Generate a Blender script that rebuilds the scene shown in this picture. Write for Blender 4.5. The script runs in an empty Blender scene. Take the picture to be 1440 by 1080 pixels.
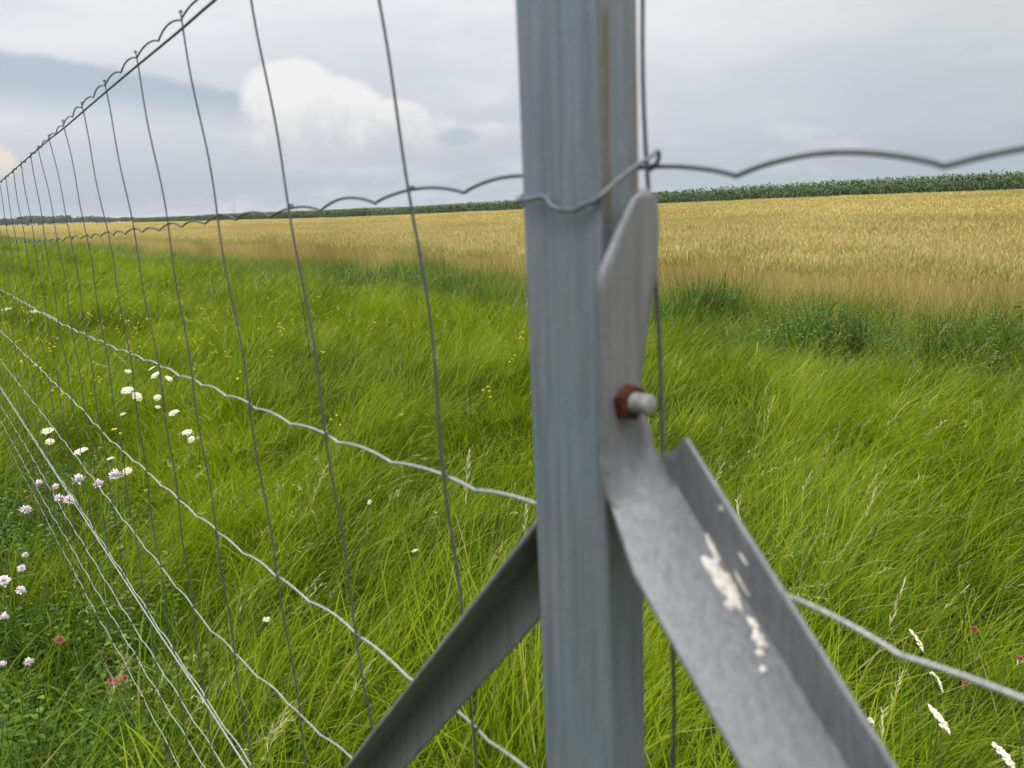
import bpy, math, random
import numpy as np
from mathutils import Vector, Matrix
random.seed(7); RNG = np.random.default_rng(7)
S = bpy.context.scene

# ------------------------------------------------------------------ camera
FPX, CAMZ = 1080.0, 1.5
PITCH = math.atan((540 - 293.0) / FPX); ROLL = math.atan(.0325)
f_ = Vector((0, math.cos(PITCH), -math.sin(PITCH))); r_ = Vector((1, 0, 0)); u_ = r_.cross(f_)
cr, sr = math.cos(ROLL), math.sin(ROLL)
r2 = cr * r_ - sr * u_; u2 = sr * r_ + cr * u_
cam = bpy.data.cameras.new('camera'); camo = bpy.data.objects.new('camera', cam)
S.collection.objects.link(camo)
M3 = Matrix((r2, u2, -f_)).transposed()
camo.matrix_world = Matrix.Translation((0, 0, CAMZ)) @ M3.to_4x4()
cam.sensor_width = 36; cam.lens = 27; cam.clip_start = .02; cam.clip_end = 20000
cam.dof.use_dof = True; cam.dof.focus_distance = 5.0; cam.dof.aperture_fstop = 10.5
S.camera = camo

# ------------------------------------------------------------------ sun, exposure
SUN_AZ, SUN_EL = 186.0, 62.0      # compass from +Y, clockwise
sd = bpy.data.lights.new('sun', 'SUN'); sd.energy = 1.5; sd.angle = math.radians(16); sd.color = (1, .95, .87)
so = bpy.data.objects.new('sun', sd); S.collection.objects.link(so)
sv = Vector((math.sin(math.radians(SUN_AZ)) * math.cos(math.radians(SUN_EL)), math.cos(math.radians(SUN_AZ)) * math.cos(math.radians(SUN_EL)), math.sin(math.radians(SUN_EL))))
so.rotation_euler = sv.to_track_quat('Z', 'Y').to_euler()
S.view_settings.view_transform = 'Standard'; S.view_settings.look = 'None'
S.view_settings.exposure = 0.0; S.view_settings.gamma = 1.0
S.cycles.max_bounces = 5; S.cycles.diffuse_bounces = 3; S.cycles.transparent_max_bounces = 8
S.cycles.transmission_bounces = 3; S.cycles.use_denoising = True

# ------------------------------------------------------------------ node helpers
class NT:
    def __init__(s, nt): s.nt = nt; s.N = nt.nodes; s.L = nt.links
    def new(s, t, **k):
        n = s.N.new(t)
        for a, b in k.items(): setattr(n, a, b)
        return n
    def put(s, sock, v):
        if isinstance(v, bpy.types.NodeSocket): s.L.new(v, sock)
        elif isinstance(v, (tuple, list)):
            sock.default_value = (*v, 1.0) if len(v) == 3 and sock.type == 'RGBA' else v
        else: sock.default_value = v
    def m(s, op, a, b=None, c=None, clamp=False):
        n = s.new('ShaderNodeMath', operation=op); n.use_clamp = clamp
        s.put(n.inputs[0], a)
        if b is not None: s.put(n.inputs[1], b)
        if c is not None: s.put(n.inputs[2], c)
        return n.outputs[0]
    def mix(s, f, a, b, mode='MIX'):
        n = s.new('ShaderNodeMix', data_type='RGBA', blend_type=mode)
        s.put(n.inputs[0], f); s.put(n.inputs[6], a); s.put(n.inputs[7], b)
        return n.outputs[2]
    def noise(s, vec, scale, detail=4, rough=.5, dist=0., out=0):
        n = s.new('ShaderNodeTexNoise'); s.put(n.inputs['Vector'], vec)
        n.inputs['Scale'].default_value = scale; n.inputs['Detail'].default_value = detail
        n.inputs['Roughness'].default_value = rough; n.inputs['Distortion'].default_value = dist
        return n.outputs[out]
    def ss(s, x, a, b, lo=0., hi=1.):
        n = s.new('ShaderNodeMapRange', interpolation_type='SMOOTHSTEP')
        s.put(n.inputs[0], x); n.inputs[1].default_value = a; n.inputs[2].default_value = b
        n.inputs[3].default_value = lo; n.inputs[4].default_value = hi
        return n.outputs[0]
    def mul(s, vec, v):
        n = s.new('ShaderNodeVectorMath', operation='MULTIPLY'); s.put(n.inputs[0], vec); n.inputs[1].default_value = v
        return n.outputs[0]
    def sep(s, vec):
        n = s.new('ShaderNodeSeparateXYZ'); s.put(n.inputs[0], vec); return n.outputs
    def comb(s, x, y, z):
        n = s.new('ShaderNodeCombineXYZ'); s.put(n.inputs[0], x); s.put(n.inputs[1], y); s.put(n.inputs[2], z); return n.outputs[0]

# ------------------------------------------------------------------ sky: hazy nishita light with cloud layers by direction
W = bpy.data.worlds.new('World'); S.world = W; W.use_nodes = True
T = NT(W.node_tree); T.N.clear()
out = T.new('ShaderNodeOutputWorld'); bg = T.new('ShaderNodeBackground'); bg.inputs[1].default_value = .1
T.L.new(bg.outputs[0], out.inputs[0])
sky = T.new('ShaderNodeTexSky', sky_type='NISHITA'); sky.sun_disc = False
sky.sun_elevation = math.radians(SUN_EL); sky.sun_rotation = math.radians(SUN_AZ); sky.air_density = 1.2; sky.dust_density = 3
g = T.new('ShaderNodeTexCoord').outputs['Generated']
x, y, z = T.sep(g)
yy = T.m('MAXIMUM', T.m('ABSOLUTE', y), .02)
a = T.m('DIVIDE', x, yy); e = T.m('DIVIDE', z, yy)
front = T.ss(y, 0.0, .25)
n1 = T.noise(g, 7, 6, .6); n2 = T.noise(g, 22, 6, .62); n3 = T.noise(T.mul(g, (2.2, 2.2, 9.)), 1.6, 5, .55)
nn = T.m('ADD', T.m('MULTIPLY', T.m('SUBTRACT', n1, .5), 1.0), T.m('MULTIPLY', T.m('SUBTRACT', n2, .5), .45))
K = 10.0
def col(r, g_, b): return (r * K, g_ * K, b * K)
# elevation gradient of the overcast layer; brightest overhead as under any thin cloud deck
el = T.m('MAXIMUM', z, 0.0)
low = T.mix(T.ss(e, .0, .11), col(.495, .555, .63), col(.66, .69, .74))
mid = T.mix(T.ss(e, .06, .27), low, col(.90, .915, .93))
top = T.mix(T.ss(el, .24, .8), mid, col(3.1, 3.12, 3.12))
# greyer to the right
gr = T.m('MULTIPLY', T.m('MULTIPLY', T.ss(a, .12, .68), T.ss(el, .5, .2)), .5)
top = T.mix(gr, top, T.mix(T.ss(e, .0, .2), col(.40, .455, .53), col(.50, .53, .535)))
# broad soft mottling
top = T.mix(T.ss(n3, .32, .66), top, T.mix(.24, top, col(.40, .46, .55)))
n4 = T.noise(T.mul(g, (5., 5., 16.)), 1.3, 6, .6)
top = T.mix(T.m('MULTIPLY', T.ss(n4, .52, .72), T.ss(el, .5, .2, 0., .4)), top, col(.86, .87, .885))
# blue gap in the cloud at the left: wedge between two slanted soft edges, closed at its right end
nz = T.m('MULTIPLY', T.m('SUBTRACT', n1, .5), .035)
up_edge = T.m('ADD', T.m('SUBTRACT', T.m('ADD', .088, T.m('MULTIPLY', a, -.2)), e), nz)      # >0 below the upper edge
lo_edge = T.m('ADD', T.m('SUBTRACT', e, T.m('ADD', .10, T.m('MULTIPLY', a, -.10))), nz)
gap = T.m('MULTIPLY', T.ss(up_edge, -.006, .008), T.ss(lo_edge, -.035, .012))
gap = T.m('MULTIPLY', gap, T.ss(T.m('ADD', a, nz), -.318, -.332))
top = T.mix(T.m('MULTIPLY', T.m('MULTIPLY', gap, front), .72), top, col(.39, .50, .62))
def ell(ca, ce, ra, re, amp=.75):
    da = T.m('DIVIDE', T.m('SUBTRACT', a, ca), ra); de = T.m('DIVIDE', T.m('SUBTRACT', e, ce), re)
    d = T.m('SQRT', T.m('ADD', T.m('MULTIPLY', da, da), T.m('MULTIPLY', de, de)))
    return T.m('ADD', T.m('SUBTRACT', 1.0, d), T.m('MULTIPLY', nn, amp))
def union(l):
    r = l[0]
    for q in l[1:]: r = T.m('MAXIMUM', r, q)
    return r
cum = union([ell(-.262, .145, .070, .046), ell(-.225, .120, .095, .05), ell(-.135, .100, .060, .042), ell(-.16, .078, .20, .05), ell(-.04, .075, .12, .035)])
cm = T.m('MULTIPLY', T.ss(cum, .02, .28), T.ss(e, .03, .11))
shade = T.ss(T.m('ADD', T.m('ADD', e, T.m('MULTIPLY', nn, .06)), T.m('MULTIPLY', T.m('SUBTRACT', n2, .5), .10)), .065, .15)
cc = T.mix(shade, col(.62, .64, .69), col(1.0, .97, .95))
top = T.mix(T.m('MULTIPLY', T.m('MULTIPLY', cm, front), .8), top, cc)
c2 = T.m('MULTIPLY', T.ss(ell(-.650, .072, .05, .036, 1.0), .0, .3), T.ss(e, .045, .08))
top = T.mix(T.m('MULTIPLY', T.m('MULTIPLY', c2, front), .75), top, col(.93, .83, .66))
c3 = T.m('MULTIPLY', T.ss(ell(-.055, .088, .036, .013, .6), .0, .5), front)
top = T.mix(T.m('MULTIPLY', c3, .5), top, col(.42, .53, .64))
# added, unseen: low sky behind the camera darkened to shade faces turned that way
back = T.m('MULTIPLY', T.ss(y, .15, -.35), T.ss(z, .75, .35))
top = T.mix(T.m('MULTIPLY', back, .9), top, col(.13, .15, .18))
fin = T.mix(.93, sky.outputs[0], top)
T.L.new(fin, bg.inputs[0])

# ------------------------------------------------------------------ frame of the place: t runs along the fence, n across it
AZ = math.radians(-37.7); P = .27
D = np.array([math.sin(AZ), math.cos(AZ), 0]); N = np.array([math.cos(AZ), -math.sin(AZ), 0]); U = np.array([0, 0, 1.])
def w(t, n, h):                      # in metres, h above the camera
    return D * t + N * n + U * (h + CAMZ)
def wp(t, n, h): return w(t * P, n * P, h * P)
def sst(a, b, v): q = np.clip((v - a) / (b - a), 0, 1); return q * q * (3 - 2 * q)
def ground_z(x, y):
    x = np.asarray(x, float); y = np.asarray(y, float)
    t = x * D[0] + y * D[1]; n = x * N[0] + y * N[1]
    z = .75 * sst(14, 58, n) * sst(125, 20, t)
    r = np.hypot(x, y)
    z = z + .05 * np.sin(x * .9 + 1.3) * np.cos(y * .7 + .4) * sst(1.0, 4.0, r) * sst(60, 20, r)
    z = z - .12 * np.exp(-((n - 6.3) / .8) ** 2)
    return z

# ------------------------------------------------------------------ objects
col_ = S.collection
def tag(o, label=None, cat=None, group=None, kind=None):
    if label: o['label'] = label
    if cat: o['category'] = cat
    if group: o['group'] = group
    if kind: o['kind'] = kind
    return o
def mesh_np(name, V, Fc, mats=(), attr=None, smooth=True, mi=None):
    """V (k,3); Fc list of arrays (m,3) or (m,4)"""
    me = bpy.data.meshes.new(name); V = np.asarray(V, np.float32)
    if not isinstance(Fc, list): Fc = [Fc]
    loops = np.concatenate([q.ravel() for q in Fc]).astype(np.int32)
    tot = np.concatenate([np.full(len(q), q.shape[1], np.int32) for q in Fc])
    st = np.concatenate([[0], np.cumsum(tot)[:-1]]).astype(np.int32)
    me.vertices.add(len(V)); me.vertices.foreach_set('co', V.ravel())
    me.loops.add(len(loops)); me.loops.foreach_set('vertex_index', loops)
    me.polygons.add(len(tot)); me.polygons.foreach_set('loop_start', st); me.polygons.foreach_set('loop_total', tot)
    me.polygons.foreach_set('use_smooth', np.full(len(tot), smooth))
    if mi is not None: me.polygons.foreach_set('material_index', np.asarray(mi, np.int32))
    if attr is not None:
        for k, v in attr.items():
            at = me.attributes.new(k, 'FLOAT', 'POINT'); at.data.foreach_set('value', np.asarray(v, np.float32))
    for m in mats: me.materials.append(m)
    me.update(calc_edges=True); me.validate()
    return me
def link(name, me, parent=None, coll=None):
    o = bpy.data.objects.new(name, me); (coll or col_).objects.link(o)
    if parent: o.parent = parent
    return o
def empty(name, loc=(0, 0, 0)):
    o = bpy.data.objects.new(name, None); o.location = loc; o.empty_display_size = .05; col_.objects.link(o); return o

class MB:
    def __init__(s): s.V = []; s.Q = []; s.T = []; s.n = 0
    def add(s, V, F):
        V = np.asarray(V, float); F = np.asarray(F)
        (s.Q if F.shape[1] == 4 else s.T).append(F + s.n); s.V.append(V); s.n += len(V)
    def addv(s, V):
        s.V.append(np.asarray(V, float)); b = s.n; s.n += len(V); return b
    def faces(s, F):
        F = np.asarray(F); (s.Q if F.shape[1] == 4 else s.T).append(F)
    def me(s, name, mats, smooth=True, org=None):
        V = np.concatenate(s.V)
        if org is not None: V = V - np.asarray(org)
        F = []
        if s.Q: F.append(np.concatenate(s.Q))
        if s.T: F.append(np.concatenate(s.T))
        return mesh_np(name, V, F, mats, smooth=smooth)
def tube(mb, pts, rad, k=8, caps=True):
    pts = np.asarray(pts, float); m = len(pts)
    rad = np.full(m, rad) if np.isscalar(rad) else np.asarray(rad)
    tg = np.gradient(pts, axis=0); tg /= np.linalg.norm(tg, axis=1)[:, None] + 1e-12
    ref = np.array([0, 0, 1.]) if abs(tg[0][2]) < .9 else np.array([1., 0, 0])
    V = []
    a_ = ref - (ref @ tg[0]) * tg[0]; a_ /= np.linalg.norm(a_)
    th = np.linspace(0, 2 * np.pi, k, endpoint=False)
    for i in range(m):
        a_ = a_ - (a_ @ tg[i]) * tg[i]; a_ /= np.linalg.norm(a_); b_ = np.cross(tg[i], a_)
        V.append(pts[i] + rad[i] * (np.cos(th)[:, None] * a_ + np.sin(th)[:, None] * b_))
    b = mb.addv(np.concatenate(V))
    i, j = np.meshgrid(np.arange(m - 1), np.arange(k), indexing='ij'); i = i.ravel(); j = j.ravel(); j2 = (j + 1) % k
    mb.faces(b + np.stack([i * k + j, i * k + j2, (i + 1) * k + j2, (i + 1) * k + j], 1))
    if caps:
        c = mb.addv([pts[0], pts[-1]]); jj = np.arange(k)
        mb.faces(np.stack([np.full(k, c), b + (jj + 1) % k, b + jj], 1))
        mb.faces(np.stack([np.full(k, c + 1), b + (m - 1) * k + jj, b + (m - 1) * k + (jj + 1) % k], 1))
def prism(name, poly, fn, d0, d1, mat, parent, bev=0, seg=2, label=None):
    """poly: list of (a,b); fn(a,b,d)->world; extruded between d0 and d1, bevelled"""
    k = len(poly)
    V = [fn(p[0], p[1], d0) for p in poly] + [fn(p[0], p[1], d1) for p in poly]
    me = bpy.data.meshes.new(name)
    me.from_pydata([tuple(v) for v in V], [], [tuple(range(k))[::-1], tuple(range(k, 2 * k))] + [(i, (i + 1) % k, k + (i + 1) % k, k + i) for i in range(k)])
    import bmesh
    bm = bmesh.new(); bm.from_mesh(me); bmesh.ops.recalc_face_normals(bm, faces=bm.faces)
    if bev: bmesh.ops.bevel(bm, geom=list(bm.edges), offset=bev, segments=seg, affect='EDGES', profile=.5)
    bm.to_mesh(me); bm.free()
    for p_ in me.polygons: p_.use_smooth = True
    me.materials.append(mat)
    o = link(name, me, parent)
    return o

# ------------------------------------------------------------------ materials
def mat(name):
    m = bpy.data.materials.new(name); m.use_nodes = True; t = NT(m.node_tree); t.N.clear()
    o = t.new('ShaderNodeOutputMaterial'); return m, t, o
def leaf_mat(name, dark, mid_, light, nscale=.35, transl=.35, dry=None, rough=.5, tip=None, spec=.3):
    m, t, o = mat(name)
    tint = t.new('ShaderNodeAttribute', attribute_name='tint').outputs['Fac']
    v = t.new('ShaderNodeAttribute', attribute_name='along').outputs['Fac']
    rnd = t.new('ShaderNodeObjectInfo').outputs['Random']
    pos = t.new('ShaderNodeNewGeometry').outputs['Position']
    wn = t.noise(pos, nscale, 3, .6)
    wn2 = t.noise(pos, nscale * 5, 2, .5)
    k = t.m('ADD', t.m('MULTIPLY', tint, .9), t.m('ADD', t.m('MULTIPLY', t.m('SUBTRACT', wn, .5), 1.5), t.m('ADD', t.m('MULTIPLY', rnd, .2), t.m('MULTIPLY', t.m('SUBTRACT', wn2, .5), .7))))
    k = t.m('ADD', k, .0, clamp=True)
    c = t.mix(t.ss(k, 0., .5), dark, mid_); c = t.mix(t.ss(k, .45, 1.), c, light)
    if dry: c = t.mix(t.m('MULTIPLY', t.ss(tint, .94, .95), .8), c, dry)
    if tip: c = t.mix(t.ss(v, .2, .9), tip, c)
    b = t.new('ShaderNodeBsdfPrincipled'); t.put(b.inputs['Base Color'], c); b.inputs['Roughness'].default_value = rough
    b.inputs['Specular IOR Level'].default_value = spec
    tr = t.new('ShaderNodeBsdfTranslucent'); t.put(tr.inputs[0], t.mix(.5, c, t.mix(1., c, (1.4, 1.4, .7), 'MULTIPLY')))
    mx = t.new('ShaderNodeMixShader'); mx.inputs[0].default_value = transl
    t.L.new(b.outputs[0], mx.inputs[1]); t.L.new(tr.outputs[0], mx.inputs[2]); t.L.new(mx.outputs[0], o.inputs[0])
    return m
M_grass = leaf_mat('grass_blade', (.018, .047, .002), (.130, .215, .005), (.32, .395, .016), .8, .42, dry=(.42, .36, .15), spec=.15, rough=.6)
M_lush = leaf_mat('leafy_green', (.026, .062, .005), (.068, .14, .010), (.16, .24, .02), 1.2, .3)
M_weed = leaf_mat('weed_green', (.04, .085, .008), (.12, .20, .012), (.26, .32, .04), .5, .3, dry=(.22, .19, .08))
M_wheat = leaf_mat('wheat_straw', (.32, .235, .10), (.56, .425, .21), (.78, .625, .35), .09, .3, rough=.6, tip=(.40, .40, .12), spec=.15)
M_corn = leaf_mat('corn_leaf', (.018, .05, .008), (.042, .095, .014), (.09, .16, .03), .05, .25, rough=.4, spec=.5)
M_wood = leaf_mat('far_foliage', (.035, .06, .025), (.055, .085, .035), (.08, .11, .045), .02, .2)

def simple(name, colr, rough=.6, metal=0., var=.0, scale=40, spec=.5):
    m, t, o = mat(name); b = t.new('ShaderNodeBsdfPrincipled')
    pos = t.new('ShaderNodeNewGeometry').outputs['Position']
    n = t.noise(pos, scale, 4, .6)
    t.put(b.inputs['Base Color'], t.mix(t.ss(n, .3, .7), tuple(q * (1 - var) for q in colr), tuple(min(1, q * (1 + var)) for q in colr)))
    b.inputs['Roughness'].default_value = rough; b.inputs['Metallic'].default_value = metal; b.inputs['Specular IOR Level'].default_value = spec
    t.L.new(b.outputs[0], o.inputs[0]); return m

def steel(name, base=(.40, .43, .47), stain=1., bright=1.):
    m, t, o = mat(name); b = t.new('ShaderNodeBsdfPrincipled')
    pos = t.new('ShaderNodeNewGeometry').outputs['Position']
    # streaks running down: stretched noise
    st = t.noise(t.mul(pos, (240., 240., 9.)), 1., 4, .6)
    st2 = t.noise(t.mul(pos, (620., 620., 30.)), 1., 3, .6)
    sp = t.noise(pos, 95, 5, .65); sp2 = t.noise(pos, 24, 3, .5); fine = t.noise(pos, 900, 3, .6)
    c = t.mix(t.ss(st, .25, .75), tuple(q * .78 for q in base), tuple(q * 1.18 for q in base))
    c = t.mix(t.m('MULTIPLY', t.ss(st2, .5, .8), .4), c, tuple(min(1, q * 1.7) for q in base))
    c = t.mix(t.m('MULTIPLY', t.ss(sp, .4, .8), .14), c, tuple(q * .7 for q in base))
    c = t.mix(t.m('MULTIPLY', t.ss(sp2, .35, .8), .35), c, tuple(q * 1.25 for q in (base[0], base[0], base[0])))
    vor = t.new('ShaderNodeTexVoronoi'); vor.inputs['Scale'].default_value = 210; t.L.new(t.mix(.25, pos, t.noise(pos, 60, 2, .5, out=1)), vor.inputs['Vector'])
    c = t.mix(.16, c, t.mix(1., c, t.mix(t.sep(vor.outputs['Color'])[0], (.4, .4, .4), (1.8, 1.8, 1.8)), 'MULTIPLY'))
    scr = t.noise(t.mul(pos, (900., 900., 60.)), 1., 2, .5, 1.5)
    c = t.mix(t.m('MULTIPLY', t.ss(scr, .70, .76), .35), c, tuple(min(1, q * 2.2) for q in base))
    dirt = t.noise(pos, 320, 3, .6)
    c = t.mix(t.m('MULTIPLY', t.ss(dirt, .66, .74), .5), c, (.07, .065, .06))
    if stain:
        # brown and olive runs, two bands on the side face and one at its far edge, fading downwards
        nrm = t.new('ShaderNodeVectorMath', operation='DOT_PRODUCT'); t.L.new(pos, nrm.inputs[0]); nrm.inputs[1].default_value = tuple(N)
        nc = nrm.outputs['Value']; z_ = t.sep(pos)[2]
        wob = t.m('MULTIPLY', t.m('SUBTRACT', t.noise(t.mul(pos, (60., 60., 30.)), 1., 3, .6), .5), .004)
        def band(c0, wd, zlo, zhi):
            dd = t.m('ABSOLUTE', t.m('SUBTRACT', t.m('ADD', nc, wob), c0))
            return t.m('MULTIPLY', t.ss(dd, wd, wd * .2), t.ss(z_, zlo, zhi))
        patch = t.ss(t.noise(t.mul(pos, (140., 140., 42.)), 1., 4, .65), .36, .62)
        for c0, wd, zl, zh, cc_, kk in ((P * .878, .0016, 1.36, 1.50, (.12, .115, .055), .8), (P * .905, .0024, 1.44, 1.49, (.19, .115, .06), .8),
                                        (P * .905, .0046, 1.38, 1.5, (.14, .135, .07), .6), (P * .972, .0030, 1.46, 1.50, (.27, .18, .10), .8)):
            c = t.mix(t.m('MULTIPLY', t.m('MULTIPLY', band(c0, wd, zl, zh), patch), kk * stain), c, cc_)
    t.put(b.inputs['Base Color'], c)
    b.inputs['Metallic'].default_value = .25
    t.put(b.inputs['Roughness'], t.ss(sp, .3, .8, .5, .68))
    bp = t.new('ShaderNodeBump'); bp.inputs['Strength'].default_value = .25; bp.inputs['Distance'].default_value = .0006
    t.put(bp.inputs['Height'], t.m('ADD', t.m('MULTIPLY', st, .6), t.m('ADD', t.m('MULTIPLY', fine, .25), t.m('MULTIPLY', sp, .5)))); t.L.new(bp.outputs[0], b.inputs['Normal'])
    t.L.new(b.outputs[0], o.inputs[0]); return m
M_post = steel('galvanised_post_steel', (.19, .225, .262))
M_brace = steel('galvanised_brace_steel', (.205, .210, .225), stain=0)
M_wire = simple('galvanised_wire', (.38, .385, .38), .55, .35, .3, 500)
M_wire_shade = simple('shade_dark_wire', (.09, .093, .10), .6, .3, .3, 500)  # darker copy of the galvanised wire; shade against the sky painted into its colour
M_tie = simple('dull_tie_wire', (.16, .175, .19), .5, .6, .25, 500)
M_nut = simple('rusty_nut', (.075, .024, .012), .85, .1, .75, 420, .2)
M_shaft = simple('zinc_bolt', (.27, .265, .27), .55, .2, .25, 300)
M_drop = simple('bird_dropping_white', (.66, .63, .58), .8, 0, .28, 260, .2)
M_yar = simple('cream_petals', (.78, .74, .56), .7, 0, .12, 300, .2)
M_vet = simple('pink_white_petals', (.84, .72, .78), .7, 0, .18, 350, .2)
M_red = simple('red_petals', (.36, .12, .09), .7, 0, .3, 350, .2)
M_yel = simple('yellow_petals', (.70, .55, .04), .7, 0, .15, 350, .2)
M_stem = simple('flower_stem', (.10, .16, .04), .6, 0, .25, 60, .3)
M_seed = leaf_mat('seed_head_straw', (.34, .34, .15), (.46, .44, .22), (.62, .58, .34), 1., .3)

# ------------------------------------------------------------------ ground
def axis(lo, hi, near, k):
    v = [0.]; st = near
    while v[-1] < hi: v.append(v[-1] + st); st *= k
    u = [0.]; st = near
    while u[-1] > lo: u.append(u[-1] - st); st *= k
    return np.array(sorted(set(v + u)))
gx = axis(-6000, 6000, .25, 1.045); gy = axis(-1500, 9000, .25, 1.045)
X, Y = np.meshgrid(gx, gy, indexing='ij'); Z = ground_z(X, Y)
i, j = np.meshgrid(np.arange(len(gx) - 1), np.arange(len(gy) - 1), indexing='ij'); i = i.ravel(); j = j.ravel(); q = len(gy)
Fq = np.stack([i * q + j, (i + 1) * q + j, (i + 1) * q + j + 1, i * q + j + 1], 1)
m, t, o = mat('field_ground'); b = t.new('ShaderNodeBsdfPrincipled'); b.inputs['Roughness'].default_value = .95; b.inputs['Specular IOR Level'].default_value = .1
pos = t.new('ShaderNodeNewGeometry').outputs['Position']
def dot(v):
    n = t.new('ShaderNodeVectorMath', operation='DOT_PRODUCT'); t.L.new(pos, n.inputs[0]); n.inputs[1].default_value = tuple(v); return n.outputs['Value']
nc = dot(N); tc = dot(D)
soil = t.mix(t.noise(pos, 6, 5, .7), (.022, .03, .008), (.05, .055, .018))
wh = t.mix(t.noise(pos, .6, 4, .6), (.30, .20, .06), (.50, .34, .11))
far_g = t.mix(t.ss(t.noise(t.mul(pos, (.004, .02, 1.)), 1., 3, .5), .4, .6), (.16, .20, .035), (.34, .29, .07))
c = t.mix(t.ss(nc, 7.9, 8.3), soil, wh)
c = t.mix(t.ss(nc, 64, 65), c, (.05, .09, .03))
c = t.mix(t.ss(tc, 296, 300), c, far_g); c = t.mix(t.ss(nc, 130, 140), c, far_g)
t.put(b.inputs['Base Color'], c)
bp = t.new('ShaderNodeBump'); bp.inputs['Strength'].default_value = .6; bp.inputs['Distance'].default_value = .03; t.put(bp.inputs['Height'], t.noise(pos, 30, 5, .7)); t.L.new(bp.outputs[0], b.inputs['Normal'])
t.L.new(b.outputs[0], o.inputs[0])
tag(link('ground', mesh_np('ground', np.stack([X.ravel(), Y.ravel(), Z.ravel()], 1), Fq, [m])), kind='structure', label='soil of the meadow and fields')

# ------------------------------------------------------------------ wire fence
fence = tag(empty('wire_fence', tuple(w(1.6, P, -CAMZ))), 'galvanised woven wire stock fence with crimped horizontal wires, tied to the steel post', 'wire fence')
fo = np.array(fence.location)
T0, T1 = -3.0, 26.0
def extend(pts):
    pts = sorted(pts); (a0, b0), (a1, b1) = pts[0], pts[-1]
    if a0 > T0 + .3: pts = [(T0, b0)] + pts
    if a1 < T1 - .3:
        s_ = -.012; pts = pts + [(T1, b1 + s_ * (T1 - a1) * .6)]
    return np.array(pts)
HW = {  # height along the fence, in units of the camera-to-fence distance
 'W1': ([(0, .82), (2.5, .795), (3.3, .775), (4.07, .752), (4.78, .725), (5.46, .695), (6.16, .665), (7.4, .595), (10.7, .47)], .026),
 'W2': ([(.35, .045), (.95, .05), (1.3, .055), (1.7, .045), (2.5, .018), (3.3, -.005), (4, -.035), (5.3, -.075), (7.3, -.135), (11.9, -.215)], .024),
 'W3': ([(.28, -.62), (.6, -.60), (1.22, -.628), (1.57, -.665), (2.2, -.705), (3, -.74), (3.9, -.765), (4.8, -.785), (5.84, -.825), (7.6, -.865), (13, -.89)], .016),
 'W4': ([(.3, -1.33), (1.31, -1.35), (2.14, -1.39), (2.9, -1.45), (3.43, -1.495), (4.11, -1.53), (5.26, -1.57), (6.58, -1.605), (7.9, -1.59), (14.4, -1.6)], .016),
 'W5': ([(.3, -1.9), (2.34, -1.96), (2.74, -2.03), (3.46, -2.135), (4.1, -2.21), (5.6, -2.225), (8.1, -2.215), (15.4, -2.21)], .015),
 'W6': ([(.3, -2.72), (3.67, -2.80), (5.7, -2.84), (9, -2.85), (16.5, -2.86)], .012),
 'W7': ([(.3, -3.0), (4.19, -3.16), (5.5, -3.22), (6.8, -3.27), (10, -3.32), (17.5, -3.38)], .012),
 'W8': ([(.3, -3.4), (4.7, -3.48), (6, -3.58), (7.5, -3.64), (11.6, -3.80)], .012),
 'W9': ([(.3, -3.9), (7.1, -4.01), (8.9, -4.07), (12, -4.15)], .010),
 'W10': ([(.3, -4.5), (8, -4.6), (12, -4.7)], .010)}
def hsmooth(ctrl, tt):
    c = extend(ctrl); v = np.interp(tt, c[:, 0], c[:, 1])
    return v
tt = np.arange(T0, T1, .012)
kern = np.hanning(41); kern /= kern.sum()
def trend(ctrl, tq):
    v = hsmooth(ctrl, tt); vp = np.pad(v, 20, mode='edge'); v = np.convolve(vp, kern, 'valid'); return np.interp(tq, tt, v)
STEP = .72; PH = 1.655      # stays
def crimp(tq, amp, k):
    dips = [.43 - .36 * q for q in range(14, 0, -1)] + [.43, .73, 1.09, 1.45, 1.86, 2.21, 2.6, 2.97, 3.33] + [3.33 + .36 * q for q in range(1, 70)]
    ph = np.interp(tq, dips, np.arange(len(dips)))
    fr = np.abs(np.sin(np.pi * ph))
    rnd = np.interp(tq, np.arange(T0, T1 + 1, .36), RNG.normal(0, amp * .13, len(np.arange(T0, T1 + 1, .36))))
    return amp * (np.power(fr, .75) - .62) + rnd
def horiz(key, rad, nofs=0., dens=.012):
    ctrl, amp = HW[key]
    tq = np.arange(T0, T1, dens)
    h = trend(ctrl, tq) + crimp(tq, amp, 0)
    n = 1.0 + nofs + .004 * np.sin(tq * 2 * np.pi / STEP) + np.interp(tq, np.arange(T0, T1 + 2, 1.3), RNG.normal(0, .004, len(np.arange(T0, T1 + 2, 1.3))))
    pts = np.array([wp(a_, b_, c_) for a_, b_, c_ in zip(tq, n, h)])
    mb = MB(); tube(mb, pts, rad, 7)
    return link('line_wire', mb.me('line_wire', [M_wire_shade if key in ('W1', 'W2') else M_wire], org=fo), fence)
for k in HW: horiz(k, .00105 if k in ('W1', 'W2', 'W3', 'W4') else .00085)
# straight tension wires below the top line and beside the sixth
def straight(ctrl, rad, nofs, mt_=None):
    tq = np.arange(T0, T1, .25)
    pts = np.array([wp(a_, 1 + nofs, c_) for a_, c_ in zip(tq, trend(ctrl, tq))])
    mb = MB(); tube(mb, pts, rad, 8); return link('tension_wire', mb.me('tension_wire', [mt_ or M_wire], org=fo), fence)
straight([(0, .775), (2.86, .735), (3.3, .715), (4.07, .693), (4.77, .67), (6.13, .62), (6.77, .605), (10.69, .465)], .00135, -.012, M_wire_shade)
straight([(.3, -2.78), (3.67, -2.835), (4.4, -2.825), (5.7, -2.85), (9, -2.86), (16.5, -2.865)], .00125, -.012)
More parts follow.
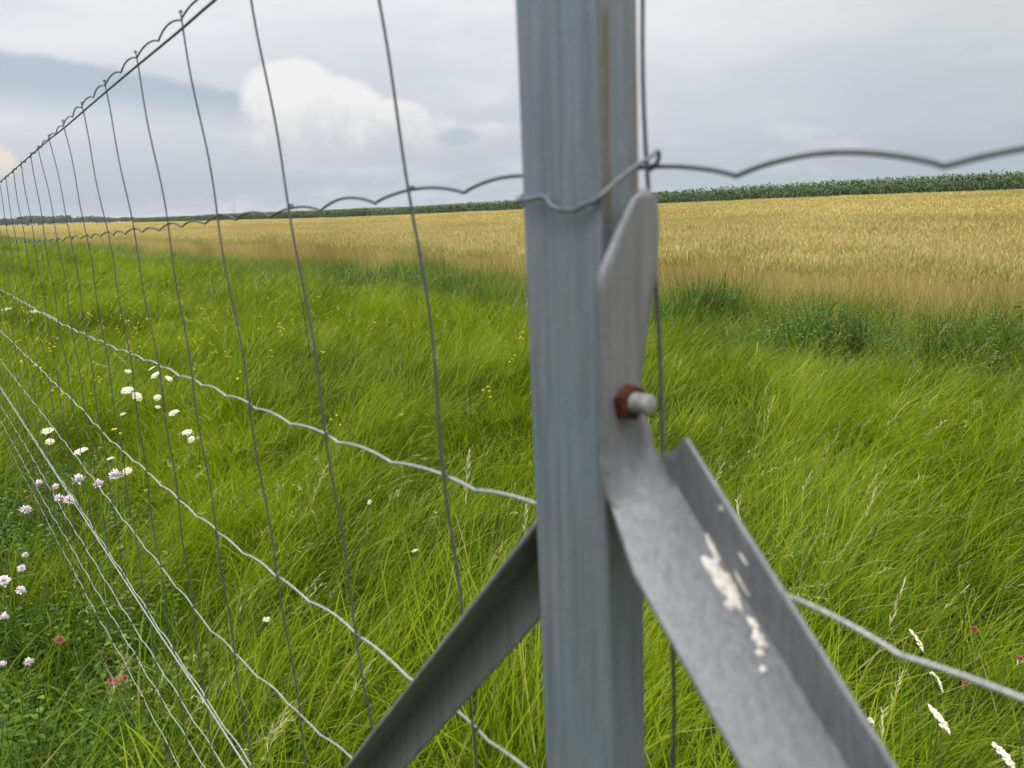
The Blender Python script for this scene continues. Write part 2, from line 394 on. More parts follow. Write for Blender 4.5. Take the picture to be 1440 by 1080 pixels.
# stays: heights from top wire to the bottom wire, slanting a little more near the post
STAYS = {0: [(.925, .8), (.912, .32), (.903, .03), (.88, -.17), (.85, -.44), (.82, -1.05)], 1: [(1.82, .8), (1.77, .5), (1.66, .05), (1.61, -.23), (1.57, -.76), (1.54, -1.0), (1.48, -1.45)],
 2: [(2.58, .78), (2.5, .35), (2.41, .04), (2.38, -.13), (2.29, -.66), (2.25, -.96), (2.2, -1.33), (2.12, -1.7)],
 3: [(3.32, .775), (3.21, .4), (3.14, .02), (3.11, -.15), (3.0, -.71), (2.96, -1.18), (2.88, -1.46), (2.84, -1.88), (2.78, -2.25)],
 4: [(4.07, .75), (3.94, .35), (3.88, -.01), (3.85, -.17), (3.79, -.85), (3.72, -1.38), (3.68, -1.84), (3.66, -2.32), (3.6, -2.75)],
 5: [(4.78, .72), (4.63, .29), (4.57, -.07), (4.42, -.82), (4.40, -1.59), (4.4, -2.65)],
 6: [(5.46, .69), (5.36, .33), (5.23, -.04), (5.11, -.81), (5.15, -1.85), (5.09, -2.64)],
 7: [(6.16, .66), (5.98, .25), (5.92, -.08), (5.86, -.95), (5.85, -2.04), (5.75, -2.93)],
 8: [(6.81, .62), (6.56, .02), (6.52, -.24), (6.55, -1.24)], 9: [(7.4, .6), (7.18, .02), (7.15, -.26), (7.18, -1.43)]}
keys = list(HW)
for s_ in range(-4, 33):
    if s_ in STAYS: c = STAYS[s_]
    else:
        b0 = 7.87 + (s_ - 10) * .72 if s_ > 9 else .9 + s_ * .72
        c = [(b0 + RNG.normal(0, .03), 0.), (b0 + RNG.normal(0, .05), -2.5)]
    c = sorted([(q[1], q[0]) for q in c])
    hb = trend(HW['W10'][0], np.array([c[0][1]]))[0]; ht = trend(HW['W1'][0], np.array([c[-1][1]]))[0] + .012
    hh = np.arange(hb, ht, .05); hh = np.append(hh, ht)
    tx = np.interp(hh, [q[0] for q in c], [q[1] for q in c])
    kk = np.hanning(21); kk /= kk.sum()
    tx2 = np.convolve(np.pad(tx, 10, mode='reflect', reflect_type='odd'), kk, 'valid')
    nofs = .006 + .005 * np.sin(hh * 9 + s_)
    pts = np.array([wp(a_, 1 - b_, c_) for a_, b_, c_ in zip(tx2, nofs, hh)])
    mb = MB(); tube(mb, pts, .0010, 6)
    for kx in keys:   # the small locking knot where stay and line wire cross
        ta = np.interp(trend(HW[kx][0], np.array([c[0][1]]))[0], hh, tx2)
        hk = trend(HW[kx][0], np.array([ta]))[0] + HW[kx][1] * .38
        an = np.linspace(0, 2 * np.pi * 1.6, 20)
        kp = np.array([wp(ta + .006 * (i_ / 19. - .5), 1 + .005 * math.cos(z_), hk + .005 * math.sin(z_)) for i_, z_ in enumerate(an)])
        tube(mb, kp, .0006, 5)
    link('stay_wire', mb.me('stay_wire', [M_wire_shade], org=fo), fence)
# a wrapped splice on the third line wire
mb = MB(); an = np.linspace(0, 2 * np.pi * 7, 120)
tube(mb, [wp(8.0 + .9 * i_ / 119., 1 + .012 * math.cos(z_), trend(HW['W3'][0], np.array([8. + .9 * i_ / 119.]))[0] + .012 * math.sin(z_)) for i_, z_ in enumerate(an)], .0009, 6)
link('wire_splice', mb.me('wire_splice', [M_wire], org=fo), fence)

# ------------------------------------------------------------------ steel post with two diagonal braces
post = tag(empty('fence_post', tuple(w(.96 * P, .92 * P, -CAMZ))), 'weathered galvanised steel channel post with two bolted diagonal braces before the wire fence', 'fence post')
po = np.array(post.location)
def rel(v): return np.asarray(v) - po
# post: folded channel, web towards the camera, flanges running back, small lips
def channel():
    """folded strut: wide front web whose edge stands proud of the side wall, two side walls, small back lips"""
    th = .0030; tL, tR, nF, nB = 1.078 * P, .888 * P, .870 * P, .980 * P; rec = .0042
    hs = np.concatenate([np.arange(-CAMZ - .25, .62, .06), [.62]]); mb = MB()
    def bar(t0, t1, n0, n1, r):
        ring = []
        for cx, cy, a0 in ((t1 - r, n1 - r, 0), (t0 + r, n1 - r, .5), (t0 + r, n0 + r, 1), (t1 - r, n0 + r, 1.5)):
            ring += [(cx + r * math.cos(math.pi * (a0 + q)), cy + r * math.sin(math.pi * (a0 + q))) for q in np.linspace(0, .5, 5)]
        k = len(ring); b = mb.addv([w(a_ + h * .022, b_, h) for h in hs for (a_, b_) in ring])
        i, j = np.meshgrid(np.arange(len(hs) - 1), np.arange(k), indexing='ij'); i = i.ravel(); j = j.ravel(); j2 = (j + 1) % k
        mb.faces(b + np.stack([i * k + j, i * k + j2, (i + 1) * k + j2, (i + 1) * k + j], 1))
        for lvl in (0, len(hs) - 1):
            c = mb.addv([np.mean([w(a_ + hs[lvl] * .022, b_, hs[lvl]) for (a_, b_) in ring], 0)]); jj = np.arange(k)
            mb.faces(np.stack([np.full(k, c), b + lvl * k + jj, b + lvl * k + (jj + 1) % k], 1))
    bar(tR, tL, nF, nF + th + .0004, .0013)
    bar(tR + rec, tR + rec + th, nF + th * .5, nB, .0012)
    bar(tL - .002 - th, tL - .002, nF + th * .5, nB, .0012)
    bar(tR + rec + th * .5, tR + rec + .012, nB - th - .0003, nB - .0003, .0012)
    bar(tL - .014, tL - .002 - th * .5, nB - th - .0003, nB - .0003, .0012)
    me = mb.me('channel', [M_post], org=po)
    return link('channel', me, post)
ch = channel()
import bmesh
bm = bmesh.new(); bm.from_mesh(ch.data); bmesh.ops.recalc_face_normals(bm, faces=bm.faces); bm.to_mesh(ch.data); bm.free()

def bezier_poly(poly, r=.003, k=4):
    """round the corners of a polygon"""
    outp = []; n_ = len(poly)
    for i_ in range(n_):
        p0, p1, p2 = [np.array(poly[(i_ + q) % n_][:2], float) for q in (-1, 0, 1)]
        rr = poly[i_][2] if len(poly[i_]) > 2 else r
        a_ = p1 + (p0 - p1) / np.linalg.norm(p0 - p1) * min(rr, np.linalg.norm(p0 - p1) * .45)
        c_ = p1 + (p2 - p1) / np.linalg.norm(p2 - p1) * min(rr, np.linalg.norm(p2 - p1) * .45)
        for s in np.linspace(0, 1, k): outp.append((1 - s) ** 2 * a_ + 2 * s * (1 - s) * p1 + s * s * c_)
    return [tuple(q) for q in outp]

def brace(sgn, t0, h0, th, tw, na, n1, n2, wb, tab, L, wbdir, label):
    """angle brace: plate A carries direction (down along the fence line) and n; flange B stands on its far edge; flattened tab bolts to the post"""
    a_ = sgn * D * math.cos(th) - U * math.sin(th) + na * N; a_ /= np.linalg.norm(a_)
    tr = N - (N @ a_) * a_; tr /= np.linalg.norm(tr); nb = np.cross(a_, tr); nb = nb if nb[2] > 0 else -nb
    tr2 = tr * math.cos(tw) + nb * math.sin(tw); nb2 = -tr * math.sin(tw) + nb * math.cos(tw)
    o_ = wp(t0, .95, h0); th_ = .0031
    # cross-section polyline (along tr2, nb2) from near edge of A to free edge of B, with a bend
    R = .0035; n1_, n2_, wb_ = n1 * P, n2 * P, wb * P
    def section(bfrac):
        k = [(n1_ + (n2_ - n1_ - R) * s, 0.) for s in np.linspace(0, 1, 5)]
        k += [(n2_ - R + R * math.sin(q), wbdir * (R - R * math.cos(q))) for q in np.linspace(.3, math.pi / 2, 5)]
        k += [(n2_, wbdir * (R + (wb_ - R) * s)) for s in (.5, 1.)]
        return np.array(k)
    mb = MB(); sec = section(1)
    tg = np.gradient(sec, axis=0); tg /= np.linalg.norm(tg, axis=1)[:, None]
    nr = np.stack([-tg[:, 1], tg[:, 0]], 1) * wbdir
    inn = sec + nr * th_
    def cap(p0, p1, tdir): return [(p0 + p1) / 2 + (p0 - p1) / 2 * math.cos(q) + tdir * th_ / 2 * math.sin(q) for q in np.linspace(0, math.pi, 6)[1:-1]]
    c1 = np.array(cap(sec[-1], inn[-1], tg[-1])); c0 = np.array(cap(inn[0], sec[0], -tg[0]))
    ring = np.concatenate([sec, c1, inn[::-1], c0]); k = len(ring); NI = len(sec) + len(c1) + len(inn) - 1
    # B flange is cut back at the top with a slight bevel: it starts at s_b
    ss_ = np.concatenate([np.linspace(0, .012, 3), np.arange(.02, .06, .008), np.arange(.07, L, .03), [L]])
    V = []
    for s in ss_:
        for (p_, q_) in ring:
            s2 = s
            if sgn < 0: p_ = p_ + .036 * P * max(0, 1 - s / (.16 * P)) * (n2_ - p_) / (n2_ - n1_)
            V.append(o_ + tr2 * p_ + nb2 * q_ + a_ * (s2 + (.004 * max(0, 1 - s / .012) * (abs(q_) > .004))))
    b = mb.addv(V)
    i, j = np.meshgrid(np.arange(len(ss_) - 1), np.arange(k), indexing='ij'); i = i.ravel(); j = j.ravel(); j2 = (j + 1) % k
    mb.faces(b + np.stack([i * k + j, i * k + j2, (i + 1) * k + j2, (i + 1) * k + j], 1))
    for lvl in (0, len(ss_) - 1):
        r_o = np.arange(len(sec)); r_i = NI - r_o
        mb.faces(b + lvl * k + np.stack([r_o[:-1], r_o[1:], r_i[1:], r_i[:-1]], 1))
    # tab: a flat plate against the post's side face, its foot blending into plate A
    poly = bezier_poly(tab, .004, 4)
    pv = np.array(poly); m_ = len(pv)
    tf = t0 * P
    def tabpt(nn_, hh_, off):
        hh_m = hh_
        base = D * (tf + sgn * off) + N * nn_ * P + U * (hh_m * P + CAMZ)
        return base
    # sample tab as rows from top to foot for a clean bend
    rows = 26; hs = np.linspace(max(q[1] for q in tab) - .0005, min(q[1] for q in tab), rows)
    def span(h):
        xs = []
        for i_ in range(m_):
            p0, p1 = pv[i_], pv[(i_ + 1) % m_]
            if (p0[1] - h) * (p1[1] - h) <= 0 and p0[1] != p1[1]: xs.append(p0[0] + (p1[0] - p0[0]) * (h - p0[1]) / (p1[1] - p0[1]))
        return (min(xs), max(xs)) if xs else None
    V = []; cnt = 0; C_ = 7
    for h in hs:
        sp_ = span(h)
        if not sp_: continue
        cnt += 1
        for off in (0, th_):
            for s in np.linspace(0, 1, C_): V.append(tabpt(sp_[0] + (sp_[1] - sp_[0]) * s, h, off))
    # the bend: rows that turn smoothly from the tab into plate A
    hf = hs[-1]; sp_ = span(hf + .0008); sb = .016 if sgn < 0 else .014
    nr0 = n1_ + (.036 * P * (1 - sb / (.16 * P)) if sgn < 0 else 0)
    for rr in np.linspace(0, 1, 12)[1:]:
        for off in (0, th_):
            for s in np.linspace(0, 1, C_):
                p0 = tabpt(sp_[0] + (sp_[1] - sp_[0]) * s, hf, off)
                up_side = (off if wbdir > 0 else -off)
                p2 = o_ + a_ * sb + tr2 * (nr0 + (n2_ - nr0 - .0012) * s) + nb2 * (up_side + (.00025 if off else 0))
                k1 = (p0 - p2) @ nb2 / (U @ nb2); p1 = p0 - U * max(.002, min(k1, .025))
                V.append((1 - rr) ** 2 * p0 + 2 * rr * (1 - rr) * p1 + rr * rr * p2)
        cnt += 1
    cnt -= 1
    cnt += 1
    b = mb.addv(V); Rr = 2 * C_
    for r in range(cnt - 1):
        for s in range(C_ - 1):
            for off in (0, C_): mb.faces([[b + r * Rr + off + s, b + r * Rr + off + s + 1, b + (r + 1) * Rr + off + s + 1, b + (r + 1) * Rr + off + s]])
        for s in (0, C_ - 1): mb.faces([[b + r * Rr + s, b + r * Rr + C_ + s, b + (r + 1) * Rr + C_ + s, b + (r + 1) * Rr + s]])
    for r in (0,):
        for s in range(C_ - 1): mb.faces([[b + s, b + s + 1, b + C_ + s + 1, b + C_ + s]])
    me = mb.me('diagonal_brace', [M_brace], org=po)
    bm = bmesh.new(); bm.from_mesh(me); bmesh.ops.recalc_face_normals(bm, faces=bm.faces); bm.to_mesh(me); bm.free()
    ob = link('diagonal_brace', me, post); ob['label'] = label
    return ob, (a_, tr2, nb2, o_)
tabR = [(.846, -.395), (.842, -.11, .004), (.892, -.026, .004), (.916, .008, .003), (.930, .021, .002), (.946, .025, .002), (.962, .018, .002), (.972, .002, .003), (.976, -.04, .003), (.972, -.11, .003), (.956, -.175, .004), (.934, -.285, .004), (.944, -.345, .004), (.968, -.395)]
br, (ba, bt, bn, bo) = brace(-1, .868, -.44, .794, .235, -.017, -.118, .040, .098, tabR, 1.45 , +1,
                             'light grey angle brace with white bird droppings, running down to the right')
tabL = [(.905, -.57), (.905, -.25), (.945, -.22), (.975, -.25), (.975, -.57)]
bl, _ = brace(+1, 1.064, -.580, .896, -.001, -.075, -.075, .035, .096, tabL, 1.35, -1, 'shaded angle brace running down to the left')
# bird droppings: irregular raised splashes on the brace plate (uses the brace's own axes)
def splash(s0, p0, ln, wd, seed, onB=False):
    r = np.random.default_rng(seed); k = 26; mb = MB()
    an = np.linspace(0, 2 * np.pi, k, endpoint=False)
    rad = 1 + .22 * np.sin(an * 2 + r.uniform(0, 6)) + .16 * np.sin(an * 5 + r.uniform(0, 6)) + r.normal(0, .09, k)
    V = []
    for lvl, (sc, hh) in enumerate(((1, .0001), (.86, .0007), (.45, .0011))):
        for q_, ra in zip(an, rad):
            ds, dp = math.cos(q_) * ra * ln * sc, math.sin(q_) * ra * wd * sc
            if onB: V.append(bo + ba * (s0 + ds) + bt * (.040 * P - hh - .0026) + bn * (p0 + dp))
            else: V.append(bo + ba * (s0 + ds) + bt * (p0 + dp) + bn * (hh + .0026))
    b = mb.addv(V); c_ = mb.addv([(bo + ba * s0 + bt * (.040 * P - .0036) + bn * p0) if onB else (bo + ba * s0 + bt * p0 + bn * .0037)])
    jj = np.arange(k)
    for lvl in (0, 1): mb.faces(b + np.stack([lvl * k + jj, lvl * k + (jj + 1) % k, (lvl + 1) * k + (jj + 1) % k, (lvl + 1) * k + jj], 1))
    mb.faces(np.stack([b + 2 * k + jj, b + 2 * k + (jj + 1) % k, np.full(k, c_)], 1))
    o = link('bird_dropping', mb.me('bird_dropping', [M_drop], org=po), br)
    return o
for a4 in ((.0625, .0030, .0125, .0050, 3), (.049, .0075, .0060, .0026, 8), (.0725, .0005, .0035, .0030, 5), (.0835, .0048, .0030, .0022, 11), (.0900, .0035, .0036, .0036, 12), (.0945, .0002, .0020, .0016, 13), (.1005, -.0026, .0020, .0014, 14)): splash(*a4)
for a4 in ((.0600, .0180, .0045, .0009, 21), (.0675, .0070, .0055, .0016, 22), (.0378, .0235, .0018, .0016, 23), (.046, .0035, .0045, .0016, 24)): splash(*a4, onB=True)

# bolt with rusty nuts through both tabs
def hexprism(mb, c0, ax, t0, t1, r, ref, rot=0):
    ax = ax / np.linalg.norm(ax); a_ = ref - (ref @ ax) * ax; a_ /= np.linalg.norm(a_); b_ = np.cross(ax, a_)
    rings = []
    ch_ = .0009
    for tt_, rr in ((t0, r - ch_), (t0 + ch_ * .7, r), (t1 - ch_ * .7, r), (t1, r - ch_)):
        rings.append([c0 + ax * tt_ + rr * (math.cos(q_ + rot) * a_ + math.sin(q_ + rot) * b_) for q_ in np.arange(6) * math.pi / 3])
    b = mb.addv(np.concatenate(rings)); j = np.arange(6)
    for l_ in range(3): mb.faces(b + np.stack([l_ * 6 + j, l_ * 6 + (j + 1) % 6, (l_ + 1) * 6 + (j + 1) % 6, (l_ + 1) * 6 + j], 1))
    c = mb.addv([c0 + ax * t0, c0 + ax * t1])
    mb.faces(np.stack([np.full(6, c), b + (j + 1) % 6, b + j], 1)); mb.faces(np.stack([np.full(6, c + 1), b + 18 + j, b + 18 + (j + 1) % 6], 1))
bc = wp(.868, .898, -.316) ; bax = -D + np.array([0, 0, .05])
mb = MB(); tube(mb, [bc - bax * .050, bc - bax * .03, bc + bax * .0125], .0044, 20)
tube(mb, [bc + bax * .0125, bc + bax * .0172, bc + bax * .0178], [.0044, .0044, .0037], 20)
for q_ in range(9): tube(mb, [bc + bax * (.0072 + q_ * .0011) + .0044 * (math.cos(s) * N + math.sin(s) * U) + bax * (.0011 * s / 6.283) for s in np.linspace(0, 6.283, 24)], .00022, 4, False)
bolt = link('bolt', mb.me('bolt', [M_shaft], org=po), post)
mb = MB(); hexprism(mb, bc, bax, -.0002, .0034, .0088, U, .3); nut1 = link('washer', mb.me('washer', [M_nut], smooth=False, org=po), bolt)
mb = MB(); hexprism(mb, bc, bax, .0035, .0088, .0082, U, .1); nut = link('nut', mb.me('nut', [M_nut], smooth=False, org=po), bolt)
# tie wire: bent round the front of the channel and hooked over the line wire behind
nf = .858
tp = [(1.088, .99, .055), (1.086, .93, .036), (1.086, .875, .020), (1.075, nf, .014), (1.045, nf, .014), (1.015, nf, .017), (.998, nf, .014), (.985, nf - .004, .003), (.972, nf, -.004), (.955, nf, -.005),
      (.93, nf, -.006), (.905, nf, .002), (.889, nf + .006, .008), (.880, .875, .020), (.876, .90, .038), (.874, .94, .060), (.874, .965, .070), (.876, .985, .080), (.880, .996, .084), (.886, 1.006, .078), (.893, 1.009, .066), (.905, 1.0, .056)]
def spline(pts, k=6):
    p_ = np.array(pts, float); o_ = []
    for i_ in range(len(p_) - 1):
        a0 = p_[max(i_ - 1, 0)]; a1 = p_[i_]; a2 = p_[i_ + 1]; a3 = p_[min(i_ + 2, len(p_) - 1)]
        for s in np.linspace(0, 1, k, endpoint=False):
            o_.append(.5 * (2 * a1 + (a2 - a0) * s + (2 * a0 - 5 * a1 + 4 * a2 - a3) * s * s + (3 * a1 - a0 - 3 * a2 + a3) * s ** 3))
    return np.array(o_ + [p_[-1]])
mb = MB(); tube(mb, [wp(*q_) for q_ in spline(tp)], .00105, 8)
link('tie_wire', mb.me('tie_wire', [M_tie], org=fo), fence)

# ------------------------------------------------------------------ plant prototypes (kept outside the scene, instanced by geometry nodes)
def blade_set(rng, n, rad, Lr, W0, tilt, bend, spread=.5, seg=6, tint_rng=(0, 1), droop=1.0, az0=0., x0=0.):
    """n curved tapering blades; returns V,F,tint,along"""
    r = rad * np.sqrt(rng.random(n)); ph = rng.random(n) * 2 * np.pi
    bx = r * np.cos(ph); by = r * np.sin(ph)
    L = rng.uniform(*Lr, n); az = rng.normal(0, spread, n) + az0
    th0 = np.abs(rng.normal(tilt, .15, n)); b_ = rng.uniform(*bend, n)
    wd = W0 * rng.uniform(.7, 1.3, n)
    s = np.linspace(0, 1, seg + 1)
    th = th0[:, None] + b_[:, None] * (s[None] ** 1.3)       # angle from vertical
    ds = L[:, None] / seg
    hx = np.cumsum(np.sin(th) * ds, 1) - np.sin(th) * ds; hz = np.cumsum(np.cos(th) * ds, 1) - np.cos(th) * ds
    side = rng.normal(0, .2, n)[:, None] * s[None] ** 2 * L[:, None]
    cx = bx[:, None] + hx * np.cos(az)[:, None] - side * np.sin(az)[:, None]
    cy = by[:, None] + hx * np.sin(az)[:, None] + side * np.cos(az)[:, None]
    tw = rng.uniform(-1.2, 1.2, n)
    wx = -np.sin(az + tw); wy = np.cos(az + tw); wz = rng.normal(0, .25, n)
    wv = np.stack([wx, wy, wz], 1); wv /= np.linalg.norm(wv, axis=1)[:, None]
    prof = np.clip(1.0 - s ** 2.2, 0.06, 1) * np.clip(.55 + s * 2, 0, 1)
    C = np.stack([cx, cy, hz], 2)
    off = wv[:, None, :] * (wd[:, None] * prof[None])[:, :, None] * .5
    V = np.stack([C - off, C + off], 2).reshape(-1, 3)
    k = 2 * (seg + 1); base = np.arange(n) * k
    q_ = np.arange(seg) * 2
    F = (base[:, None, None] + np.stack([q_, q_ + 1, q_ + 3, q_ + 2], 1)[None]).reshape(-1, 4)
    tint = np.repeat(rng.uniform(*tint_rng, n), k); al = np.tile(np.repeat(s, 2), n)
    return V, F, tint, al
class PM:
    def __init__(s): s.V = []; s.F = []; s.t = []; s.a = []; s.mi = []; s.n = 0
    def add(s, r, mi=0):
        V, F, t_, a_ = r; s.V.append(V); s.F.append(F + s.n); s.t.append(t_); s.a.append(a_); s.mi.append(np.full(len(F), mi)); s.n += len(V)
    def obj(s, name, mats, coll):
        me = mesh_np(name, np.concatenate(s.V), np.concatenate(s.F), mats, {'tint': np.concatenate(s.t), 'along': np.concatenate(s.a)}, mi=np.concatenate(s.mi))
        o = bpy.data.objects.new(name, me); coll.objects.link(o); return o
def quad_strip(C, wv, wd, tint):
    """C (m,3) centre line, width vector and widths -> strip"""
    C = np.asarray(C, float); m_ = len(C); off = np.asarray(wv)[None] * np.asarray(wd)[:, None] * .5
    V = np.stack([C - off, C + off], 1).reshape(-1, 3); q_ = np.arange(m_ - 1) * 2
    F = np.stack([q_, q_ + 1, q_ + 3, q_ + 2], 1)
    return V, F, np.full(len(V), tint), np.repeat(np.linspace(0, 1, m_), 2)
def merge(rs):
    n = 0; A = [[], [], [], []]
    for V, F, t_, a_ in rs: A[0].append(V); A[1].append(F + n); A[2].append(t_); A[3].append(a_); n += len(V)
    return [np.concatenate(q_) for q_ in A]
def coll(name): return bpy.data.collections.new(name)

cg = coll('grass_tufts')
for i_ in range(10):
    r = np.random.default_rng(100 + i_); p_ = PM()
    p_.add(blade_set(r, 62, .12, (.28, .60), .0046, .22, (.5, 2.3), .62, 7))
    p_.add(blade_set(r, 22, .12, (.25, .50), .0085, .25, (.6, 2.0), .9, 7))
    p_.add(blade_set(r, 35, .12, (.2, .45), .0045, .3, (.2, 1.2), 1.2, 5, (0, .6)))
    if i_ in (3, 7):   # seed stalks with a loose pale head
        for _ in range(2):
            V, F, tn, al = blade_set(r, 1, .1, (.6, .85), .0016, .2, (.5, 1.1), .5, 7)
            tp_ = (V[-1] + V[-2]) / 2; dr = tp_ - (V[-3] + V[-4]) / 2; dr /= np.linalg.norm(dr)
            p_.add((V, F, tn * 0 + .8, al), 0)
            for q_ in range(16):
                b0 = tp_ - dr * .09 * (q_ / 16); dv = dr + r.normal(0, .35, 3); dv /= np.linalg.norm(dv)
                p_.add(quad_strip([b0, b0 + dv * .010, b0 + dv * .018], np.cross(dv, [0, .3, 1]), [.001, .0030, .0003], r.random()), 1)
    p_.obj('tuft', [M_grass, M_seed], cg)
cu = coll('upright_grass')     # stiffer mixed grass and forbs of the field margin
def forb(r, H, nl, ll, lw, tint=(0, 1)):
    """leafy stalk"""
    rs = []; lean = r.normal(0, .10, 2); k = 7; s = np.linspace(0, 1, k)
    C = np.stack([lean[0] * H * s ** 1.5, lean[1] * H * s ** 1.5, H * s], 1)
    for wv in ((1, 0, 0), (0, 1, 0)): rs.append(quad_strip(C, wv, .005 * (1 - .7 * s), .3))
    for q_ in range(nl):
        f = .12 + .86 * (q_ + r.random() * .5) / nl; b0 = np.array([np.interp(f, s, C[:, c_]) for c_ in range(3)])
        az = r.random() * 6.283; L = ll * (1.15 - .8 * f) * r.uniform(.7, 1.2); el_ = r.uniform(.2, .9)
        dh = np.array([math.cos(az), math.sin(az), 0]); sp_ = np.linspace(0, 1, 5)
        Cc = b0 + dh[None] * (sp_[:, None] * L) + np.array([0, 0, 1.])[None] * (np.sin(el_) * sp_ * L * (1 - .9 * sp_))[:, None]
        rs.append(quad_strip(Cc, (-math.sin(az), math.cos(az), r.normal(0, .2)), lw * np.array([.3, 1, .95, .6, .05]) * r.uniform(.8, 1.2), r.uniform(*tint)))
    return merge(rs)
for i_ in range(8):
    r = np.random.default_rng(200 + i_); p_ = PM()
    p_.add(blade_set(r, 80, .22, (.35, .8), .005, .12, (.1, 1.1), 2.0, 6))
    if i_ % 2 == 0:
        for _ in range(2):
            V, F, t_, a_ = forb(r, r.uniform(.4, .8), 20, .10, .020, (0, .45)); V = V + np.array([r.normal(0, .12), r.normal(0, .12), 0]); p_.add((V, F, t_, a_))
    p_.obj('margin_tuft', [M_weed], cu)
cl = coll('leafy_patch')       # low leafy herbs round the fence foot
for i_ in range(6):
    r = np.random.default_rng(300 + i_); p_ = PM()
    for _ in range(9):
        V, F, t_, a_ = forb(r, r.uniform(.16, .42), 20, .050, .013); V = V + np.array([r.normal(0, .07), r.normal(0, .07), 0]); p_.add((V, F, t_, a_))
    p_.add(blade_set(r, 45, .10, (.2, .55), .0045, .2, (.3, 1.9), 2.0, 5))
    p_.obj('herb_patch', [M_lush], cl)
cw = coll('wheat_patch')
for i_ in range(6):
    r = np.random.default_rng(400 + i_); p_ = PM()
    n = 70
    V, F, t_, a_ = blade_set(r, n, .30, (.70, .88), .0055, .03, (.0, .22), 2.5, 3, (0, 1)); p_.add((V, F, t_, a_))
    k = 8
    for q_ in range(n):
        tp_ = (V[q_ * k + k - 1] + V[q_ * k + k - 2]) / 2
        dv = np.array([r.normal(0, .35) + .25, r.normal(0, .35), 1.]); dv /= np.linalg.norm(dv); tn = r.random()
        for wv in ((1, 0, .1), (0, 1, .1)): p_.add(quad_strip([tp_ - dv * .015, tp_ + dv * .02, tp_ + dv * .055, tp_ + dv * .085], wv, [.004, .012, .011, .002], tn))
        for _ in range(3):
            d2 = dv + r.normal(0, .16, 3); d2 /= np.linalg.norm(d2); b0 = tp_ + dv * r.uniform(.02, .07)
            p_.add(quad_strip([b0, b0 + d2 * .07], (1, .3, 0), [.0014, .0006], min(1, tn + .4)))
    V, F, t_, a_ = blade_set(r, 45, .30, (.3, .6), .007, .2, (.4, 1.6), 2.5, 4, (0, .9)); p_.add((V, F, t_, a_))
    p_.obj('wheat_clump', [M_wheat], cw)
cc_ = coll('corn_clump')
for i_ in range(6):
    r = np.random.default_rng(500 + i_); p_ = PM()
    for pl in range(2):
        ox, oy = r.normal(0, .05), (pl - .5) * .22 + r.normal(0, .03); H = r.uniform(1.75, 2.15); s = np.linspace(0, 1, 5)
        C = np.stack([ox + 0 * s, oy + 0 * s, H * s], 1)
        for wv in ((1, 0, 0), (0, 1, 0)): p_.add(quad_strip(C, wv, .028 * (1 - .6 * s), .4))
        for q_ in range(12):
            f = .15 + .85 * q_ / 12; az = (q_ % 2) * math.pi + r.normal(0, .8); L = r.uniform(.55, .85) * (1 - .35 * abs(f - .55)); b0 = np.array([ox, oy, H * f]); sp_ = np.linspace(0, 1, 7)
            zz = L * (.75 * sp_ - (1.0 if f < .85 else .45) * sp_ ** 2)
            Cc = b0 + np.array([math.cos(az), math.sin(az), 0])[None] * (sp_[:, None] * L * .8) + np.array([0, 0, 1.])[None] * zz[:, None]
            p_.add(quad_strip(Cc, (-math.sin(az), math.cos(az), r.normal(0, .35)), .085 * np.array([.6, 1, 1, .9, .7, .4, .05]), r.random()))
    p_.obj('corn_plants', [M_corn], cc_)

def scatter(name, pts, rot, scl, collection, label, cat):
    """one stuff object: a point cloud mesh whose geometry nodes put a random clump on every point"""
    me = bpy.data.meshes.new(name); n = len(pts); me.vertices.add(n); me.vertices.foreach_set('co', np.asarray(pts, np.float32).ravel())
    at = me.attributes.new('rot', 'FLOAT_VECTOR', 'POINT'); at.data.foreach_set('vector', np.asarray(rot, np.float32).ravel())
    at = me.attributes.new('scl', 'FLOAT_VECTOR', 'POINT'); at.data.foreach_set('vector', np.asarray(scl, np.float32).ravel())
    o = link(name, me); tag(o, label, cat, kind='stuff')
    ng = bpy.data.node_groups.new(name + '_nodes', 'GeometryNodeTree')
    ng.interface.new_socket('Geometry', in_out='INPUT', socket_type='NodeSocketGeometry'); ng.interface.new_socket('Geometry', in_out='OUTPUT', socket_type='NodeSocketGeometry')
    gi = ng.nodes.new('NodeGroupInput'); go = ng.nodes.new('NodeGroupOutput')
    ci = ng.nodes.new('GeometryNodeCollectionInfo'); ci.inputs[0].default_value = collection; ci.inputs['Separate Children'].default_value = True; ci.inputs['Reset Children'].default_value = True
    ip = ng.nodes.new('GeometryNodeInstanceOnPoints'); ip.inputs['Pick Instance'].default_value = True
    ri = ng.nodes.new('FunctionNodeRandomValue'); ri.data_type = 'INT'; ri.inputs[4].default_value = 0; ri.inputs[5].default_value = len(collection.objects) - 1
    ra = ng.nodes.new('GeometryNodeInputNamedAttribute'); ra.data_type = 'FLOAT_VECTOR'; ra.inputs[0].default_value = 'rot'
    sa = ng.nodes.new('GeometryNodeInputNamedAttribute'); sa.data_type = 'FLOAT_VECTOR'; sa.inputs[0].default_value = 'scl'
    L_ = ng.links.new
    L_(gi.outputs[0], ip.inputs['Points']); L_(ci.outputs[0], ip.inputs['Instance']); L_(ri.outputs[2], ip.inputs['Instance Index'])
    e2r = ng.nodes.new('FunctionNodeEulerToRotation'); L_(ra.outputs[0], e2r.inputs[0]); L_(e2r.outputs[0], ip.inputs['Rotation'])
    L_(sa.outputs[0], ip.inputs['Scale']); L_(ip.outputs[0], go.inputs[0])
    md = o.modifiers.new('scatter', 'NODES'); md.node_group = ng
    return o
